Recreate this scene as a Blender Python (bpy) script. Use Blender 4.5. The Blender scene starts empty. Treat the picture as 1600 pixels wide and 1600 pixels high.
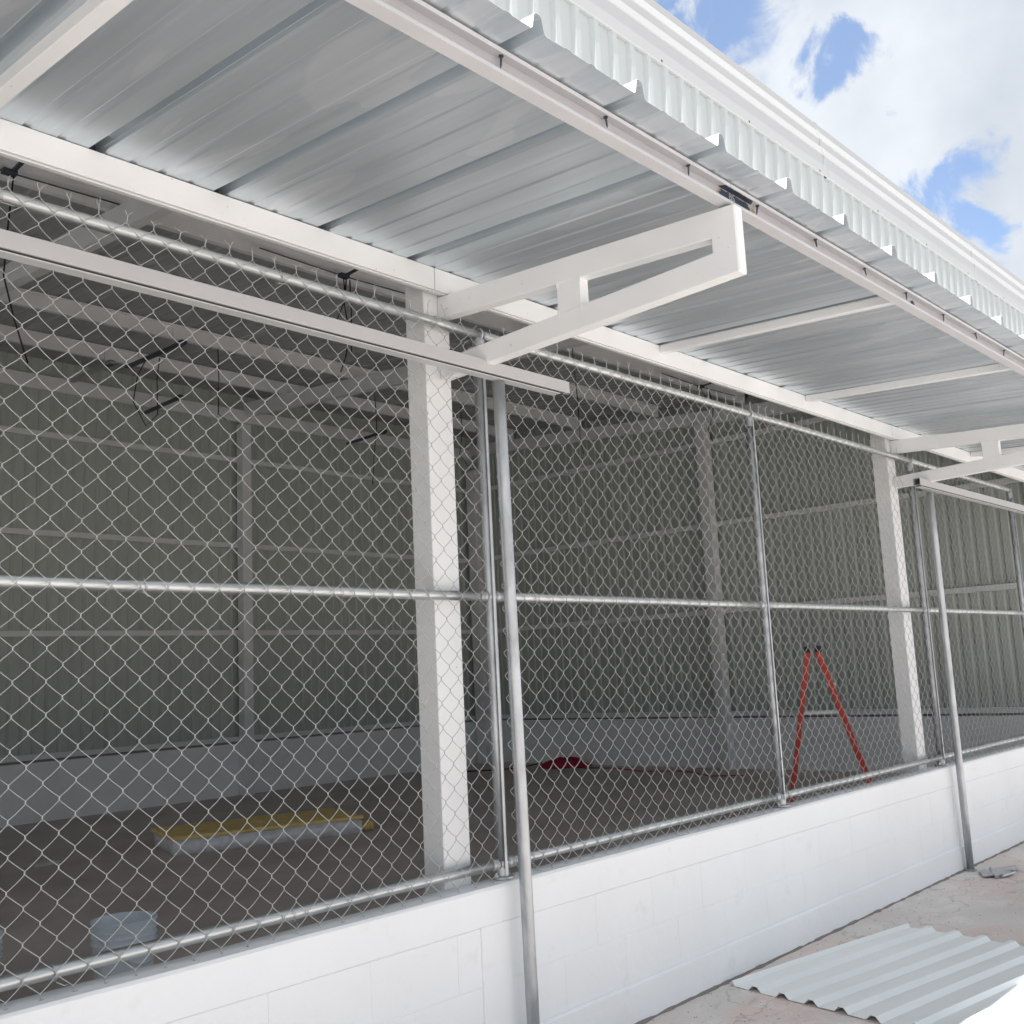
import bpy, bmesh, math, random
from mathutils import Vector, Matrix
random.seed(7)
S = bpy.context.scene
COL = S.collection
PI = math.pi

# ------------------------------------------------------------------ camera
cam_d = bpy.data.cameras.new("camera")
cam = bpy.data.objects.new("camera", cam_d)
COL.objects.link(cam)
r = Vector((0.67336621, -0.73774589, -0.04805148))
u = Vector((-0.08053274, -0.13780286, 0.98718025))
f = Vector((0.73490981, 0.66086411, 0.15220449))
cam.matrix_world = Matrix(((r.x, u.x, -f.x, 0.0), (r.y, u.y, -f.y, -2.84), (r.z, u.z, -f.z, 1.475), (0, 0, 0, 1)))
cam_d.sensor_width = 36.0
cam_d.lens = 37.07
cam_d.clip_start = 0.05
cam_d.clip_end = 2000
S.camera = cam
S.render.resolution_x = 1024
S.render.resolution_y = 1024

# ------------------------------------------------------------------ sky and sun
SUN_DIR = Vector((-0.24, -0.076, 1.0)).normalized()      # towards the sun
world = bpy.data.worlds.new("World")
S.world = world
world.use_nodes = True
wn = world.node_tree
wn.nodes.clear()


def W(t, **k):
    n = wn.nodes.new(t)
    for a, b in k.items():
        setattr(n, a, b)
    return n


def wmath(op, a, b=None, c=None, clamp=False):
    n = W('ShaderNodeMath', operation=op, use_clamp=clamp)
    for i, v in enumerate((a, b, c)):
        if v is None:
            continue
        if isinstance(v, (int, float)):
            n.inputs[i].default_value = v
        else:
            wn.links.new(v, n.inputs[i])
    return n.outputs[0]


sky = W('ShaderNodeTexSky', sky_type='NISHITA', sun_disc=False)
sky.sun_elevation = math.asin(SUN_DIR.z)
sky.sun_rotation = math.atan2(SUN_DIR.x, SUN_DIR.y)
sky.altitude = 1500
sky.air_density = 1.0
sky.dust_density = 1.2
sky.ozone_density = 1.6
tc = W('ShaderNodeTexCoord')
nz = W('ShaderNodeTexNoise')
nz.inputs['Scale'].default_value = 16
nz.inputs['Detail'].default_value = 9
nz.inputs['Roughness'].default_value = 0.58
nz.inputs['Distortion'].default_value = 0.35
wn.links.new(tc.outputs['Generated'], nz.inputs['Vector'])
nz2 = W('ShaderNodeTexNoise')
nz2.inputs['Scale'].default_value = 3.2
nz2.inputs['Detail'].default_value = 7
wn.links.new(tc.outputs['Generated'], nz2.inputs['Vector'])
wv = W('ShaderNodeVectorMath', operation='SUBTRACT')
wn.links.new(nz.outputs['Color'], wv.inputs[0])
wv.inputs[1].default_value = (.5, .5, .5)
wsc = W('ShaderNodeVectorMath', operation='SCALE')
wn.links.new(wv.outputs[0], wsc.inputs[0])
wsc.inputs['Scale'].default_value = 0.16
wad = W('ShaderNodeVectorMath', operation='ADD')
wn.links.new(tc.outputs['Generated'], wad.inputs[0])
wn.links.new(wsc.outputs[0], wad.inputs[1])
warped = wad.outputs[0]
spot = None
for d, rad in (((0.741, 0.399, 0.540), .040), ((0.719, 0.421, 0.552), .030), ((0.806, 0.334, 0.489), .022),
               ((0.800, 0.323, 0.506), .024), ((0.869, 0.298, 0.394), .026), ((0.877, 0.274, 0.394), .030),
               ((0.901, 0.263, 0.345), .022), ((0.79, 0.42, 0.44), .01)):
    vd = W('ShaderNodeVectorMath', operation='DISTANCE')
    wn.links.new(warped, vd.inputs[0])
    vd.inputs[1].default_value = d
    k = wmath('SUBTRACT', 1.0, wmath('DIVIDE', vd.outputs['Value'], rad * 1.9), clamp=True)
    spot = k if spot is None else wmath('MAXIMUM', spot, k)
pert = wmath('MULTIPLY', wmath('SUBTRACT', nz.outputs['Fac'], 0.5), 2.1)
mr = W('ShaderNodeMapRange', interpolation_type='SMOOTHSTEP')
wn.links.new(wmath('ADD', spot, wmath('MULTIPLY', pert, wmath('MULTIPLY', spot, 2.0, clamp=True))), mr.inputs[0])
mr.inputs[1].default_value = 0.16
mr.inputs[2].default_value = 0.72
mr.inputs[4].default_value = 0.88
gen = W('ShaderNodeMapRange', interpolation_type='SMOOTHSTEP')
wn.links.new(nz2.outputs['Fac'], gen.inputs[0])
gen.inputs[1].default_value = 0.60
gen.inputs[2].default_value = 0.74
blue = wmath('MAXIMUM', mr.outputs[0], gen.outputs[0])
# cloud brightness: lit bellies and greyer folds
nz3 = W('ShaderNodeTexNoise')
nz3.inputs['Scale'].default_value = 6.5
nz3.inputs['Detail'].default_value = 6
nz3.inputs['Roughness'].default_value = 0.5
wn.links.new(tc.outputs['Generated'], nz3.inputs['Vector'])
cr = W('ShaderNodeValToRGB')
cr.color_ramp.elements[0].position = 0.36
cr.color_ramp.elements[0].color = (2.00, 2.18, 2.42, 1)
cr.color_ramp.elements[1].position = 0.66
cr.color_ramp.elements[1].color = (2.72, 2.86, 3.06, 1)
wn.links.new(nz3.outputs['Fac'], cr.inputs[0])
skyg = W('ShaderNodeMix', data_type='RGBA', blend_type='MULTIPLY')
skyg.inputs[0].default_value = 1.0
wn.links.new(sky.outputs[0], skyg.inputs['A'])
skyg.inputs['B'].default_value = (.86, .83, .80, 1)
SKYG = skyg
mixs = W('ShaderNodeMix', data_type='RGBA')
wn.links.new(blue, mixs.inputs[0])
wn.links.new(cr.outputs[0], mixs.inputs['A'])
wn.links.new(skyg.outputs['Result'], mixs.inputs['B'])
bg = W('ShaderNodeBackground')
bg.inputs['Strength'].default_value = 0.10
wn.links.new(mixs.outputs['Result'], bg.inputs['Color'])
wo = W('ShaderNodeOutputWorld')
wn.links.new(bg.outputs[0], wo.inputs[0])

sun_d = bpy.data.lights.new("sun", 'SUN')
sun_d.energy = 2.3
sun_d.angle = math.radians(0.53)
sun_d.color = (1.0, 0.972, 0.93)
sun = bpy.data.objects.new("sun", sun_d)
sun.rotation_euler = SUN_DIR.to_track_quat('Z', 'Y').to_euler()
sun.location = (0, -5, 20)
COL.objects.link(sun)

vs = S.view_settings
S.display_settings.display_device = 'sRGB'
vs.view_transform = 'Standard'
vs.look = 'None'
vs.exposure = 1.70
vs.gamma = 1.0
vs.use_curve_mapping = False
S.render.engine = 'CYCLES'
S.cycles.max_bounces = 10
S.cycles.diffuse_bounces = 6
S.cycles.glossy_bounces = 4

# ------------------------------------------------------------------ materials


def mat(name, col, rough=0.5, metal=0.0, var=0.0, vscale=6.0, stretch=(1, 1, 1), bump=0.0, bscale=30.0,
        bstretch=(1, 1, 1), col2=None, dirt=0.0, dirt_col=(.2, .16, .12), dscale=2.5, spec=None, rvar=0.0, thr=(.58, .72)):
    m = bpy.data.materials.new(name)
    m.use_nodes = True
    t = m.node_tree
    b = t.nodes['Principled BSDF']
    b.inputs['Metallic'].default_value = metal
    b.inputs['Roughness'].default_value = rough
    if spec is not None:
        b.inputs['Specular IOR Level'].default_value = spec
    g = t.nodes.new('ShaderNodeNewGeometry')

    def noise(scale, st, det=5, ro=.55):
        mp = t.nodes.new('ShaderNodeMapping')
        mp.inputs['Scale'].default_value = st
        t.links.new(g.outputs['Position'], mp.inputs[0])
        n = t.nodes.new('ShaderNodeTexNoise')
        n.inputs['Scale'].default_value = scale
        n.inputs['Detail'].default_value = det
        n.inputs['Roughness'].default_value = ro
        t.links.new(mp.outputs[0], n.inputs['Vector'])
        return n.outputs['Fac']
    c = None
    if var > 0 or col2:
        rp = t.nodes.new('ShaderNodeValToRGB')
        a = tuple(x * (1 - var) for x in col)
        d = col2 if col2 else tuple(min(1, x * (1 + var)) for x in col)
        rp.color_ramp.elements[0].position = .3
        rp.color_ramp.elements[0].color = (*a, 1)
        rp.color_ramp.elements[1].position = .7
        rp.color_ramp.elements[1].color = (*d, 1)
        nf = noise(vscale, stretch)
        t.links.new(nf, rp.inputs[0])
        c = rp.outputs[0]
        if rvar:
            mm = t.nodes.new('ShaderNodeMath')
            mm.operation = 'MULTIPLY_ADD'
            t.links.new(nf, mm.inputs[0])
            mm.inputs[1].default_value = rvar
            mm.inputs[2].default_value = rough - rvar * .5
            t.links.new(mm.outputs[0], b.inputs['Roughness'])
    if dirt > 0:
        mx = t.nodes.new('ShaderNodeMix')
        mx.data_type = 'RGBA'
        mp = t.nodes.new('ShaderNodeMapRange')
        mp.inputs[1].default_value = thr[0]
        mp.inputs[2].default_value = thr[1]
        mp.inputs[4].default_value = dirt
        t.links.new(noise(dscale, (1, 1, 1), 9, .65), mp.inputs[0])
        t.links.new(mp.outputs[0], mx.inputs[0])
        if c is None:
            mx.inputs['A'].default_value = (*col, 1)
        else:
            t.links.new(c, mx.inputs['A'])
        mx.inputs['B'].default_value = (*dirt_col, 1)
        c = mx.outputs['Result']
    if c is None:
        b.inputs['Base Color'].default_value = (*col, 1)
    else:
        t.links.new(c, b.inputs['Base Color'])
    if bump > 0:
        bp = t.nodes.new('ShaderNodeBump')
        bp.inputs['Strength'].default_value = 1.0
        bp.inputs['Distance'].default_value = bump
        t.links.new(noise(bscale, bstretch, 4), bp.inputs['Height'])
        t.links.new(bp.outputs[0], b.inputs['Normal'])
    return m


M = {}
M['white_steel'] = mat('white_steel_paint', (.75, .762, .765), .46, 0, .045, 3, bump=.0008, bscale=14, dirt=.7, dirt_col=(.30, .22, .17), dscale=38, thr=(.675, .70))
M['shaded_steel'] = mat('white_paint_shade_tone', (.50, .505, .52), .42, 0, .05, 5, bump=.0006, bscale=14, dirt=.5, dirt_col=(.25, .2, .17), dscale=30, thr=(.69, .72))  # outer channel's white paint, greyed so its shade sits in the colour
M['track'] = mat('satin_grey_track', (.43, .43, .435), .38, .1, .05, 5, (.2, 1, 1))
M['white_wall'] = mat('white_wall_paint', (.845, .86, .868), .75, 0, .035, 1.1, bump=.0035, bscale=22, dirt=.35, dirt_col=(.62, .60, .58), dscale=5, thr=(.58, .75))
M['galv'] = mat('galvanized_pipe', (.43, .45, .465), .42, .72, .24, 22, (1, 1, .3), bump=.0006, bscale=40, rvar=.22)
M['galv_h'] = mat('galvanized_rail', (.48, .50, .50), .34, .80, .16, 16, (.25, 1, 1), bump=.0004, bscale=40, rvar=.22)
M['wire'] = mat('galvanized_wire', (.44, .455, .455), .45, .45, .10, 40)
M['zinc'] = mat('galvanized_roofing', (.62, .68, .72), .42, .74, .07, 3.2, (7, .35, 1), bump=.0020, bscale=2.6, bstretch=(4.5, .45, 1), rvar=.16)
M['loose'] = mat('loose_sheet_paint', (.82, .845, .835), .38, 0, .03, 2, bump=.002, bscale=3)
M['top'] = mat('sheet_top_paint', (.72, .73, .74), .4)
M['clad'] = mat('pale_green_white_cladding', (.485, .52, .518), .38, 0, .03, 2, bump=.002, bscale=3)
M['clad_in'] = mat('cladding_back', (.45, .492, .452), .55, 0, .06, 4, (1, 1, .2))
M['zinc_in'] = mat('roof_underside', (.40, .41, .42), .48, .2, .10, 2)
M['flash'] = mat('white_flashing', (.47, .482, .485), .40, 0, .02, 2)
M['ground'] = mat('concrete_apron', (.64, .61, .58), .88, 0, .13, 2.6, (1, 1, 1), bump=.006, bscale=9, dirt=.6, dirt_col=(.62, .52, .49), dscale=1.7, thr=(.45, .66))
M['floor'] = mat('brown_concrete_floor', (.54, .485, .465), .72, 0, .16, 1.1, bump=.002, bscale=12)
M['mortar'] = mat('painted_mortar', (.83, .845, .855), .85)
M['gap'] = mat('grit_and_gap_shade', (.24, .21, .195), .95, bump=.01, bscale=40)
M['red'] = mat('orange_red_fibreglass', (.62, .062, .035), .5)
M['black'] = mat('black_plastic', (.02, .02, .022), .5)
M['alu'] = mat('aluminium', (.6, .6, .6), .35, .8)
M['rubber'] = mat('black_cable', (.012, .013, .016), .6)
M['box'] = mat('dark_blue_grey_box', (.055, .07, .09), .5, .2)
M['yellow'] = mat('yellow_foam', (.80, .60, .24), .85, 0, .12, 9, bump=.01, bscale=20)
M['plastic'] = mat('clear_plastic_wrap', (.78, .80, .83), .3, 0, .15, 12, bump=.012, bscale=16)
M['bucket'] = mat('grey_white_plastic', (.66, .73, .79), .38, 0, .06, 8)
M['bag'] = mat('crimson_cloth', (.33, .012, .05), .8, bump=.01, bscale=20)
M['primer'] = mat('scorched_primer', (.045, .065, .105), .6, .3, .35, 60)
M['letter'] = mat('stamped_paint', (.42, .42, .42), .6)
M['screw'] = mat('dark_screw', (.10, .11, .13), .45, .6)
M['scorch'] = mat('brown_weld_scorch', (.42, .30, .22), .7, 0, .2, 40)

# concrete apron: layered dusty stains, trowel streaks, grit and hairline cracks
def ground_mat():
    m = bpy.data.materials.new('dusty_concrete')
    m.use_nodes = True
    t = m.node_tree
    b = t.nodes['Principled BSDF']
    b.inputs['Roughness'].default_value = .9
    g = t.nodes.new('ShaderNodeNewGeometry')

    def layer(prev, colr, scale, lo, hi, amt, st=(1, 1, 1), det=8, ro=.6, dist=0.0, kind='n'):
        mp = t.nodes.new('ShaderNodeMapping')
        mp.inputs['Scale'].default_value = st
        t.links.new(g.outputs['Position'], mp.inputs[0])
        if kind == 'n':
            n = t.nodes.new('ShaderNodeTexNoise')
            n.inputs['Detail'].default_value = det
            n.inputs['Roughness'].default_value = ro
            n.inputs['Distortion'].default_value = dist
            out = n.outputs['Fac']
        else:
            n = t.nodes.new('ShaderNodeTexVoronoi')
            n.feature = 'DISTANCE_TO_EDGE'
            out = n.outputs['Distance']
            w = t.nodes.new('ShaderNodeTexNoise')
            w.inputs['Scale'].default_value = 3
            w.inputs['Detail'].default_value = 6
            t.links.new(mp.outputs[0], w.inputs['Vector'])
            ad = t.nodes.new('ShaderNodeVectorMath')
            ad.operation = 'MULTIPLY_ADD'
            t.links.new(w.outputs['Color'], ad.inputs[0])
            ad.inputs[1].default_value = (.9, .9, .9)
            t.links.new(mp.outputs[0], ad.inputs[2])
        n.inputs['Scale'].default_value = scale
        t.links.new((ad if kind != 'n' else mp).outputs[0], n.inputs['Vector'])
        q = t.nodes.new('ShaderNodeMapRange')
        q.inputs[1].default_value = lo
        q.inputs[2].default_value = hi
        q.inputs[3].default_value = 0
        q.inputs[4].default_value = amt
        t.links.new(out, q.inputs[0])
        x = t.nodes.new('ShaderNodeMix')
        x.data_type = 'RGBA'
        t.links.new(q.outputs[0], x.inputs[0])
        if isinstance(prev, tuple):
            x.inputs['A'].default_value = (*prev, 1)
        else:
            t.links.new(prev, x.inputs['A'])
        x.inputs['B'].default_value = (*colr, 1)
        return x.outputs['Result']
    c = layer((.74, .70, .66), (.60, .56, .53), .9, .40, .66, .85, det=9, dist=.6)
    c = layer(c, (.70, .565, .525), 1.5, .47, .62, .75, det=7, dist=1.2)
    c = layer(c, (.80, .78, .745), 2.3, .54, .68, .65, st=(1, 1.8, 1), dist=1.6)
    c = layer(c, (.48, .44, .41), 3.4, .60, .70, .55, st=(.7, 2.4, 1), dist=2.2)
    c = layer(c, (.36, .33, .31), 70, .64, .70, .55, det=3)
    c = layer(c, (.80, .78, .74), 120, .66, .72, .5, det=2)
    c = layer(c, (.34, .30, .28), .75, .010, .0, .55, kind='v')
    t.links.new(c, b.inputs['Base Color'])
    n = t.nodes.new('ShaderNodeTexNoise')
    n.inputs['Scale'].default_value = 45
    n.inputs['Detail'].default_value = 6
    t.links.new(g.outputs['Position'], n.inputs['Vector'])
    bp = t.nodes.new('ShaderNodeBump')
    bp.inputs['Distance'].default_value = .006
    t.links.new(n.outputs['Fac'], bp.inputs['Height'])
    t.links.new(bp.outputs[0], b.inputs['Normal'])
    return m


M['ground'] = ground_mat()

# zinc: add pale water-mark patches (a stain with a shape of its own)
t = M['zinc'].node_tree
bs = t.nodes['Principled BSDF']
src = bs.inputs['Base Color'].links[0].from_socket
g = t.nodes.new('ShaderNodeNewGeometry')
mp = t.nodes.new('ShaderNodeMapping')
mp.inputs['Scale'].default_value = (2.8, .55, 1)
mp.inputs['Location'].default_value = (.35, 1.1, 0)
t.links.new(g.outputs['Position'], mp.inputs[0])
n = t.nodes.new('ShaderNodeTexNoise')
n.inputs['Scale'].default_value = 1.3
n.inputs['Detail'].default_value = 2.5
n.inputs['Distortion'].default_value = .8
t.links.new(mp.outputs[0], n.inputs['Vector'])
q = t.nodes.new('ShaderNodeMapRange')
q.inputs[1].default_value = .555
q.inputs[2].default_value = .568
q.inputs[4].default_value = .45
t.links.new(n.outputs['Fac'], q.inputs[0])
mx = t.nodes.new('ShaderNodeMix')
mx.data_type = 'RGBA'
t.links.new(q.outputs[0], mx.inputs[0])
t.links.new(src, mx.inputs['A'])
mx.inputs['B'].default_value = (.78, .81, .84, 1)
t.links.new(mx.outputs['Result'], bs.inputs['Base Color'])
# a faint line of stained dust along the concrete apron is left to its noise

# ------------------------------------------------------------------ mesh helpers


class MB:
    def __init__(self):
        self.v = []
        self.f = []

    def box(self, x0, x1, y0, y1, z0, z1):
        b = len(self.v)
        self.v += [(x, y, z) for z in (z0, z1) for y in (y0, y1) for x in (x0, x1)]
        self.f += [tuple(b + i for i in q) for q in ((0, 2, 3, 1), (4, 5, 7, 6), (0, 1, 5, 4), (2, 6, 7, 3), (0, 4, 6, 2), (1, 3, 7, 5))]
        return self

    def beam(self, p, q, w, h, up=(0, 0, 1)):
        p, q, up = Vector(p), Vector(q), Vector(up)
        d = (q - p).normalized()
        s = d.cross(up).normalized()
        n = s.cross(d).normalized()
        b = len(self.v)
        for c in (p, q):
            for (i, j) in ((-1, -1), (1, -1), (1, 1), (-1, 1)):
                self.v.append(tuple(c + s * (i * w / 2) + n * (j * h / 2)))
        self.f += [tuple(b + i for i in k) for k in ((0, 1, 2, 3), (7, 6, 5, 4), (0, 4, 5, 1), (1, 5, 6, 2), (2, 6, 7, 3), (3, 7, 4, 0))]
        return self

    def prism(self, pts, axis, a0, a1, cap=True):
        """pts: closed 2D polygon in the two other axes (x->(y,z), y->(x,z), z->(x,y))"""
        b = len(self.v)
        n = len(pts)
        for a in (a0, a1):
            for (i, j) in pts:
                self.v.append({'x': (a, i, j), 'y': (i, a, j), 'z': (i, j, a)}[axis])
        for k in range(n):
            l = (k + 1) % n
            self.f.append((b + k, b + l, b + n + l, b + n + k))
        if cap:
            self.f.append(tuple(b + n - 1 - k for k in range(n)))
            self.f.append(tuple(b + n + k for k in range(n)))
        return self

    def strip(self, pts, axis, stops, warp=None):
        b = len(self.v)
        n = len(pts)
        for a in stops:
            for (i, j) in pts:
                w = warp(a, i) if warp else 0
                self.v.append({'x': (a, i, j + w), 'y': (i, a, j + w), 'z': (i, j + w, a)}[axis])
        for s in range(len(stops) - 1):
            for k in range(n - 1):
                o = b + s * n + k
                self.f.append((o, o + 1, o + n + 1, o + n))
        return self

    def tube(self, path, rad, n=10, cap=True, radii=None):
        path = [Vector(p) for p in path]
        b = len(self.v)
        m = len(path)
        prev = None
        for i, p in enumerate(path):
            d = (path[min(i + 1, m - 1)] - path[max(i - 1, 0)])
            d = d.normalized() if d.length > 1e-9 else Vector((0, 0, 1))
            if prev is None:
                a = Vector((0, 0, 1)) if abs(d.z) < .9 else Vector((1, 0, 0))
                s = d.cross(a).normalized()
            else:
                s = (prev - d * prev.dot(d))
                s = s.normalized() if s.length > 1e-6 else prev
            prev = s
            w = d.cross(s)
            rr = radii[i] if radii else rad
            for k in range(n):
                an = 2 * PI * k / n
                self.v.append(tuple(p + s * (math.cos(an) * rr) + w * (math.sin(an) * rr)))
        for i in range(m - 1):
            for k in range(n):
                l = (k + 1) % n
                self.f.append((b + i * n + k, b + i * n + l, b + (i + 1) * n + l, b + (i + 1) * n + k))
        if cap:
            self.f.append(tuple(b + n - 1 - k for k in range(n)))
            self.f.append(tuple(b + (m - 1) * n + k for k in range(n)))
        return self

    def lathe(self, prof, n=32, c=(0, 0, 0), cap=False):
        b = len(self.v)
        for (rr, z) in prof:
            for k in range(n):
                a = 2 * PI * k / n
                self.v.append((c[0] + rr * math.cos(a), c[1] + rr * math.sin(a), c[2] + z))
        for i in range(len(prof) - 1):
            for k in range(n):
                l = (k + 1) % n
                self.f.append((b + i * n + k, b + i * n + l, b + (i + 1) * n + l, b + (i + 1) * n + k))
        if cap:
            self.f.append(tuple(b + k for k in range(n))[::-1])
            self.f.append(tuple(b + (len(prof) - 1) * n + k for k in range(n)))
        return self

    def mesh(self, name, m, smooth=False):
        me = bpy.data.meshes.new(name)
        me.from_pydata(self.v, [], self.f)
        me.materials.append(m)
        if smooth:
            for p in me.polygons:
                p.use_smooth = True
        me.update()
        return me


WL = {}


def thing(name, loc, label=None, cat=None, group=None, kind=None):
    o = bpy.data.objects.new(name, None)
    o.empty_display_size = .2
    o.location = loc
    COL.objects.link(o)
    WL[o.name] = Vector(loc)
    props(o, label, cat, group, kind)
    return o


def props(o, label=None, cat=None, group=None, kind=None):
    if label:
        o['label'] = label
    if cat:
        o['category'] = cat
    if group:
        o['group'] = group
    if kind:
        o['kind'] = kind
    return o


def place(name, me, parent=None, loc=(0, 0, 0), bevel=0, rot=None, solid=0, autos=False, kind=None):
    o = bpy.data.objects.new(name, me)
    COL.objects.link(o)
    loc = Vector(loc)
    WL[o.name] = loc
    if parent is not None:
        o.parent = parent
        o.location = loc - WL[parent.name]
    else:
        o.location = loc
    if rot:
        o.rotation_euler = rot
    if bevel:
        b = o.modifiers.new('bevel', 'BEVEL')
        b.width = bevel
        b.segments = 2
        b.limit_method = 'ANGLE'
        b.angle_limit = math.radians(40)
    if solid:
        s = o.modifiers.new('solidify', 'SOLIDIFY')
        s.thickness = solid
        s.offset = 0
    if kind:
        o['kind'] = kind
    return o


def fix_normals(me):
    bm = bmesh.new()
    bm.from_mesh(me)
    bmesh.ops.recalc_face_normals(bm, faces=bm.faces)
    bm.to_mesh(me)
    bm.free()
    return me


def part(name, mb, m, parent=None, loc=None, bevel=0, smooth=False, solid=0, kind=None):
    """mb in world coordinates; the object's origin goes to loc (or the box centre)"""
    vs_ = mb.v
    if loc is None:
        loc = [(min(p[i] for p in vs_) + max(p[i] for p in vs_)) / 2 for i in range(3)]
    L = Vector(loc)
    mb.v = [(p[0] - L.x, p[1] - L.y, p[2] - L.z) for p in vs_]
    me = mb.mesh(name, m, smooth)
    fix_normals(me)
    return place(name, me, parent, L, bevel, solid=solid, kind=kind)


# ------------------------------------------------------------------ ground and floor
o = part('ground', MB().box(-400, 400, -400, .02, -.3, 0), M['ground'], kind='structure')
o = part('floor', MB().box(-6.2, 13.7, .12, 10.4, -.2, .0), M['floor'], kind='structure')
o = part('far_ground', MB().box(-400, 400, 10.7, 400, -.3, -.02), M['ground'], kind='structure')

# ------------------------------------------------------------------ warehouse building
X0, X1 = -6.0, 13.5            # inner faces of the end walls
YB = 10.2                      # inner face of the back wall
B = thing('warehouse_building', (4, 5, 0), 'long open-fronted steel warehouse with pale corrugated walls and a dark interior', 'building')


def zr(y):                     # underside of rafters
    return 4.63 + .075 * y


# facade columns
colme = fix_normals(MB().box(-.07, .07, 0, .11, 0, 4.55).mesh('column', M['white_steel']))
for cx in (-1.62, 2.88, 7.38, 11.88):
    place('column', colme, B, (cx, .11, 0.0), .004)
# inner columns on the back wall and the end wall
colb = fix_normals(MB().box(-.075, .075, -.15, 0, 0, 5.28).mesh('column', M['white_steel']))
for cx in (-1.1, 3.75, 8.62):
    place('column', colb, B, (cx, YB - .005, 0), .004)
place('column', fix_normals(MB().box(-.1, .1, -.1, .1, 0, 5.1).mesh('column', M['white_steel'])), B, (13.36, 10.06, 0), .004)
place('column', fix_normals(MB().box(-.17, 0, -.08, .08, 0, 5.05).mesh('column', M['white_steel'])), B, (13.495, 5.32, 0), .004)
# rafters
for cx in (-1.1, 3.75, 8.62):
    mb = MB()
    mb.prism([(.25, zr(.25)), (YB - .16, zr(YB - .16)), (YB - .16, zr(YB) + .19), (.25, zr(.25) + .19)], 'x', cx - .05, cx + .05)
    part('rafter', mb, M['white_steel'], B, bevel=.003)
mb = MB()
mb.prism([(.25, zr(.25)), (YB - .02, zr(YB)), (YB - .02, zr(YB) + .19), (.25, zr(.25) + .19)], 'x', 13.34, 13.44)
part('rafter', mb, M['white_steel'], B, bevel=.003)
# purlins: lipped channels resting on the rafters
for py in (.6, 1.9, 3.2, 4.5, 6.0, 7.5, 9.0):
    z = zr(py) + .195
    if py in (7.5, 9.0):
        z -= .01
    prof = [(py, z), (py + .055, z), (py + .055, z + .02), (py + .05, z + .02), (py + .05, z + .005), (py + .005, z + .005),
            (py + .005, z + .145), (py - .05, z + .145), (py - .05, z + .13), (py - .055, z + .13), (py - .055, z + .15), (py, z + .15)]
    part('purlin', MB().prism(prof, 'x', X0 + .02, 13.3), M['white_steel'], B)
part('eaves_beam', MB().box(X0, 13.25, 10.0, 10.04, 5.285, 5.465), M['white_steel'], B, bevel=.003)
# roof sheets (undersides seen), each .915 m wide
def rib_profile(w, pitch, crest, side, h, off=0.0, sign=1):
    pts = []
    n = int(round(w / pitch))
    for i in range(n):
        x = i * pitch
        flat = pitch - crest - 2 * side
        pts += [(x, off), (x + flat, off), (x + flat + side, off + sign * h), (x + flat + side + crest, off + sign * h)]
    pts.append((n * pitch, off))
    return pts


prof = rib_profile(.915, .1525, .03, .02, .02)
rs = MB()
rs.strip([(a, b * .45) for a, b in prof], 'y', [.10, 10.32])
for i in range(len(rs.v)):
    x, y, z = rs.v[i]
    rs.v[i] = (x, y, z + zr(y) + .352)
rsme = rs.mesh('roof_sheet', M['zinc_in'])
k = 0
x = X0
while x < 13.5:
    place('roof_sheet', rsme, B, (x, 0, 0.0005 * (k % 2)))
    x += .915
    k += 1
# base walls inside
part('base_wall', MB().box(X0, X1 - .002, YB, YB + .15, -.05, .70), M['white_wall'], B)
part('base_wall', MB().box(X1, X1 + .15, .16, YB + .15, -.05, .70), M['white_wall'], B)
part('base_wall', MB().box(X0 - .15, X0, .16, YB + .15, -.05, .70), M['white_wall'], B)
# base angle above the base wall (light strip over a dark gap)
part('base_angle', MB().box(X0, X1 - .05, YB - .01, YB + .04, .735, .80), M['white_steel'], B)
part('base_angle', MB().box(X1 - .01, X1 + .04, .2, YB - .05, .735, .80), M['white_steel'], B)
part('leak_blocker', MB().box(X0 - .1, X1 + .15, YB + .085, YB + .15, .69, .80), M['gap'], B)  # added dark strips, stop daylight leaking through the gap
part('leak_blocker', MB().box(X1 + .085, X1 + .15, .16, YB + .08, .69, .80), M['gap'], B)
# girts
for gz in (2.25, 3.50, 4.76):
    part('girt', MB().box(X0, X1 - .1, YB - .02, YB + .04, gz - .035, gz + .035), M['white_steel'], B, bevel=.003)
for gz in (2.24, 3.52, 4.76):
    part('girt', MB().box(X1 - .03, X1 + .03, .1, YB - .1, gz - .035, gz + .035), M['white_steel'], B, bevel=.003)
# wall cladding sheets of the back and end walls
cl = MB()
cl.strip(prof, 'z', [.74, 5.80])
clme = cl.mesh('cladding_sheet', M['clad_in'])
x = X0
while x < X1 - .1:
    place('cladding_sheet', clme, B, (x, YB + .05, 0))
    x += .915
y = YB + .1
while y > .2:
    ce = MB()
    ce.strip([(max(-y, -a), b) for a, b in prof], 'z', [.74, 3.0])
    for i in range(len(ce.v)):
        a, b, z = ce.v[i]
        ce.v[i] = (b, max(a, .02 - y), z if z < 1 else zr(y + a) + .36)
    place('cladding_sheet', ce.mesh('cladding_sheet', M['clad_in']), B, (X1 + .05, y, 0))
    y -= .915
y = 5.5  # unseen left end, clad only partway to let light in
while y > .2:
    ce = MB()
    ce.strip([(-a, b) for a, b in prof], 'z', [.74, 3.0])
    for i in range(len(ce.v)):
        a, b, z = ce.v[i]
        ce.v[i] = (-b, max(a, .02 - y), z if z < 1 else zr(y + a) + .36)
    place('cladding_sheet', ce.mesh('cladding_sheet', M['clad_in']), B, (X0 - .03, y, 0))
    y -= .915
# facade girts and cladding above the canopy
for gz in (3.24, 3.9, 4.58):
    part('girt', MB().box(X0, X1, .03, .105, gz - .03, gz + .03), M['white_steel'], B)
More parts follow.
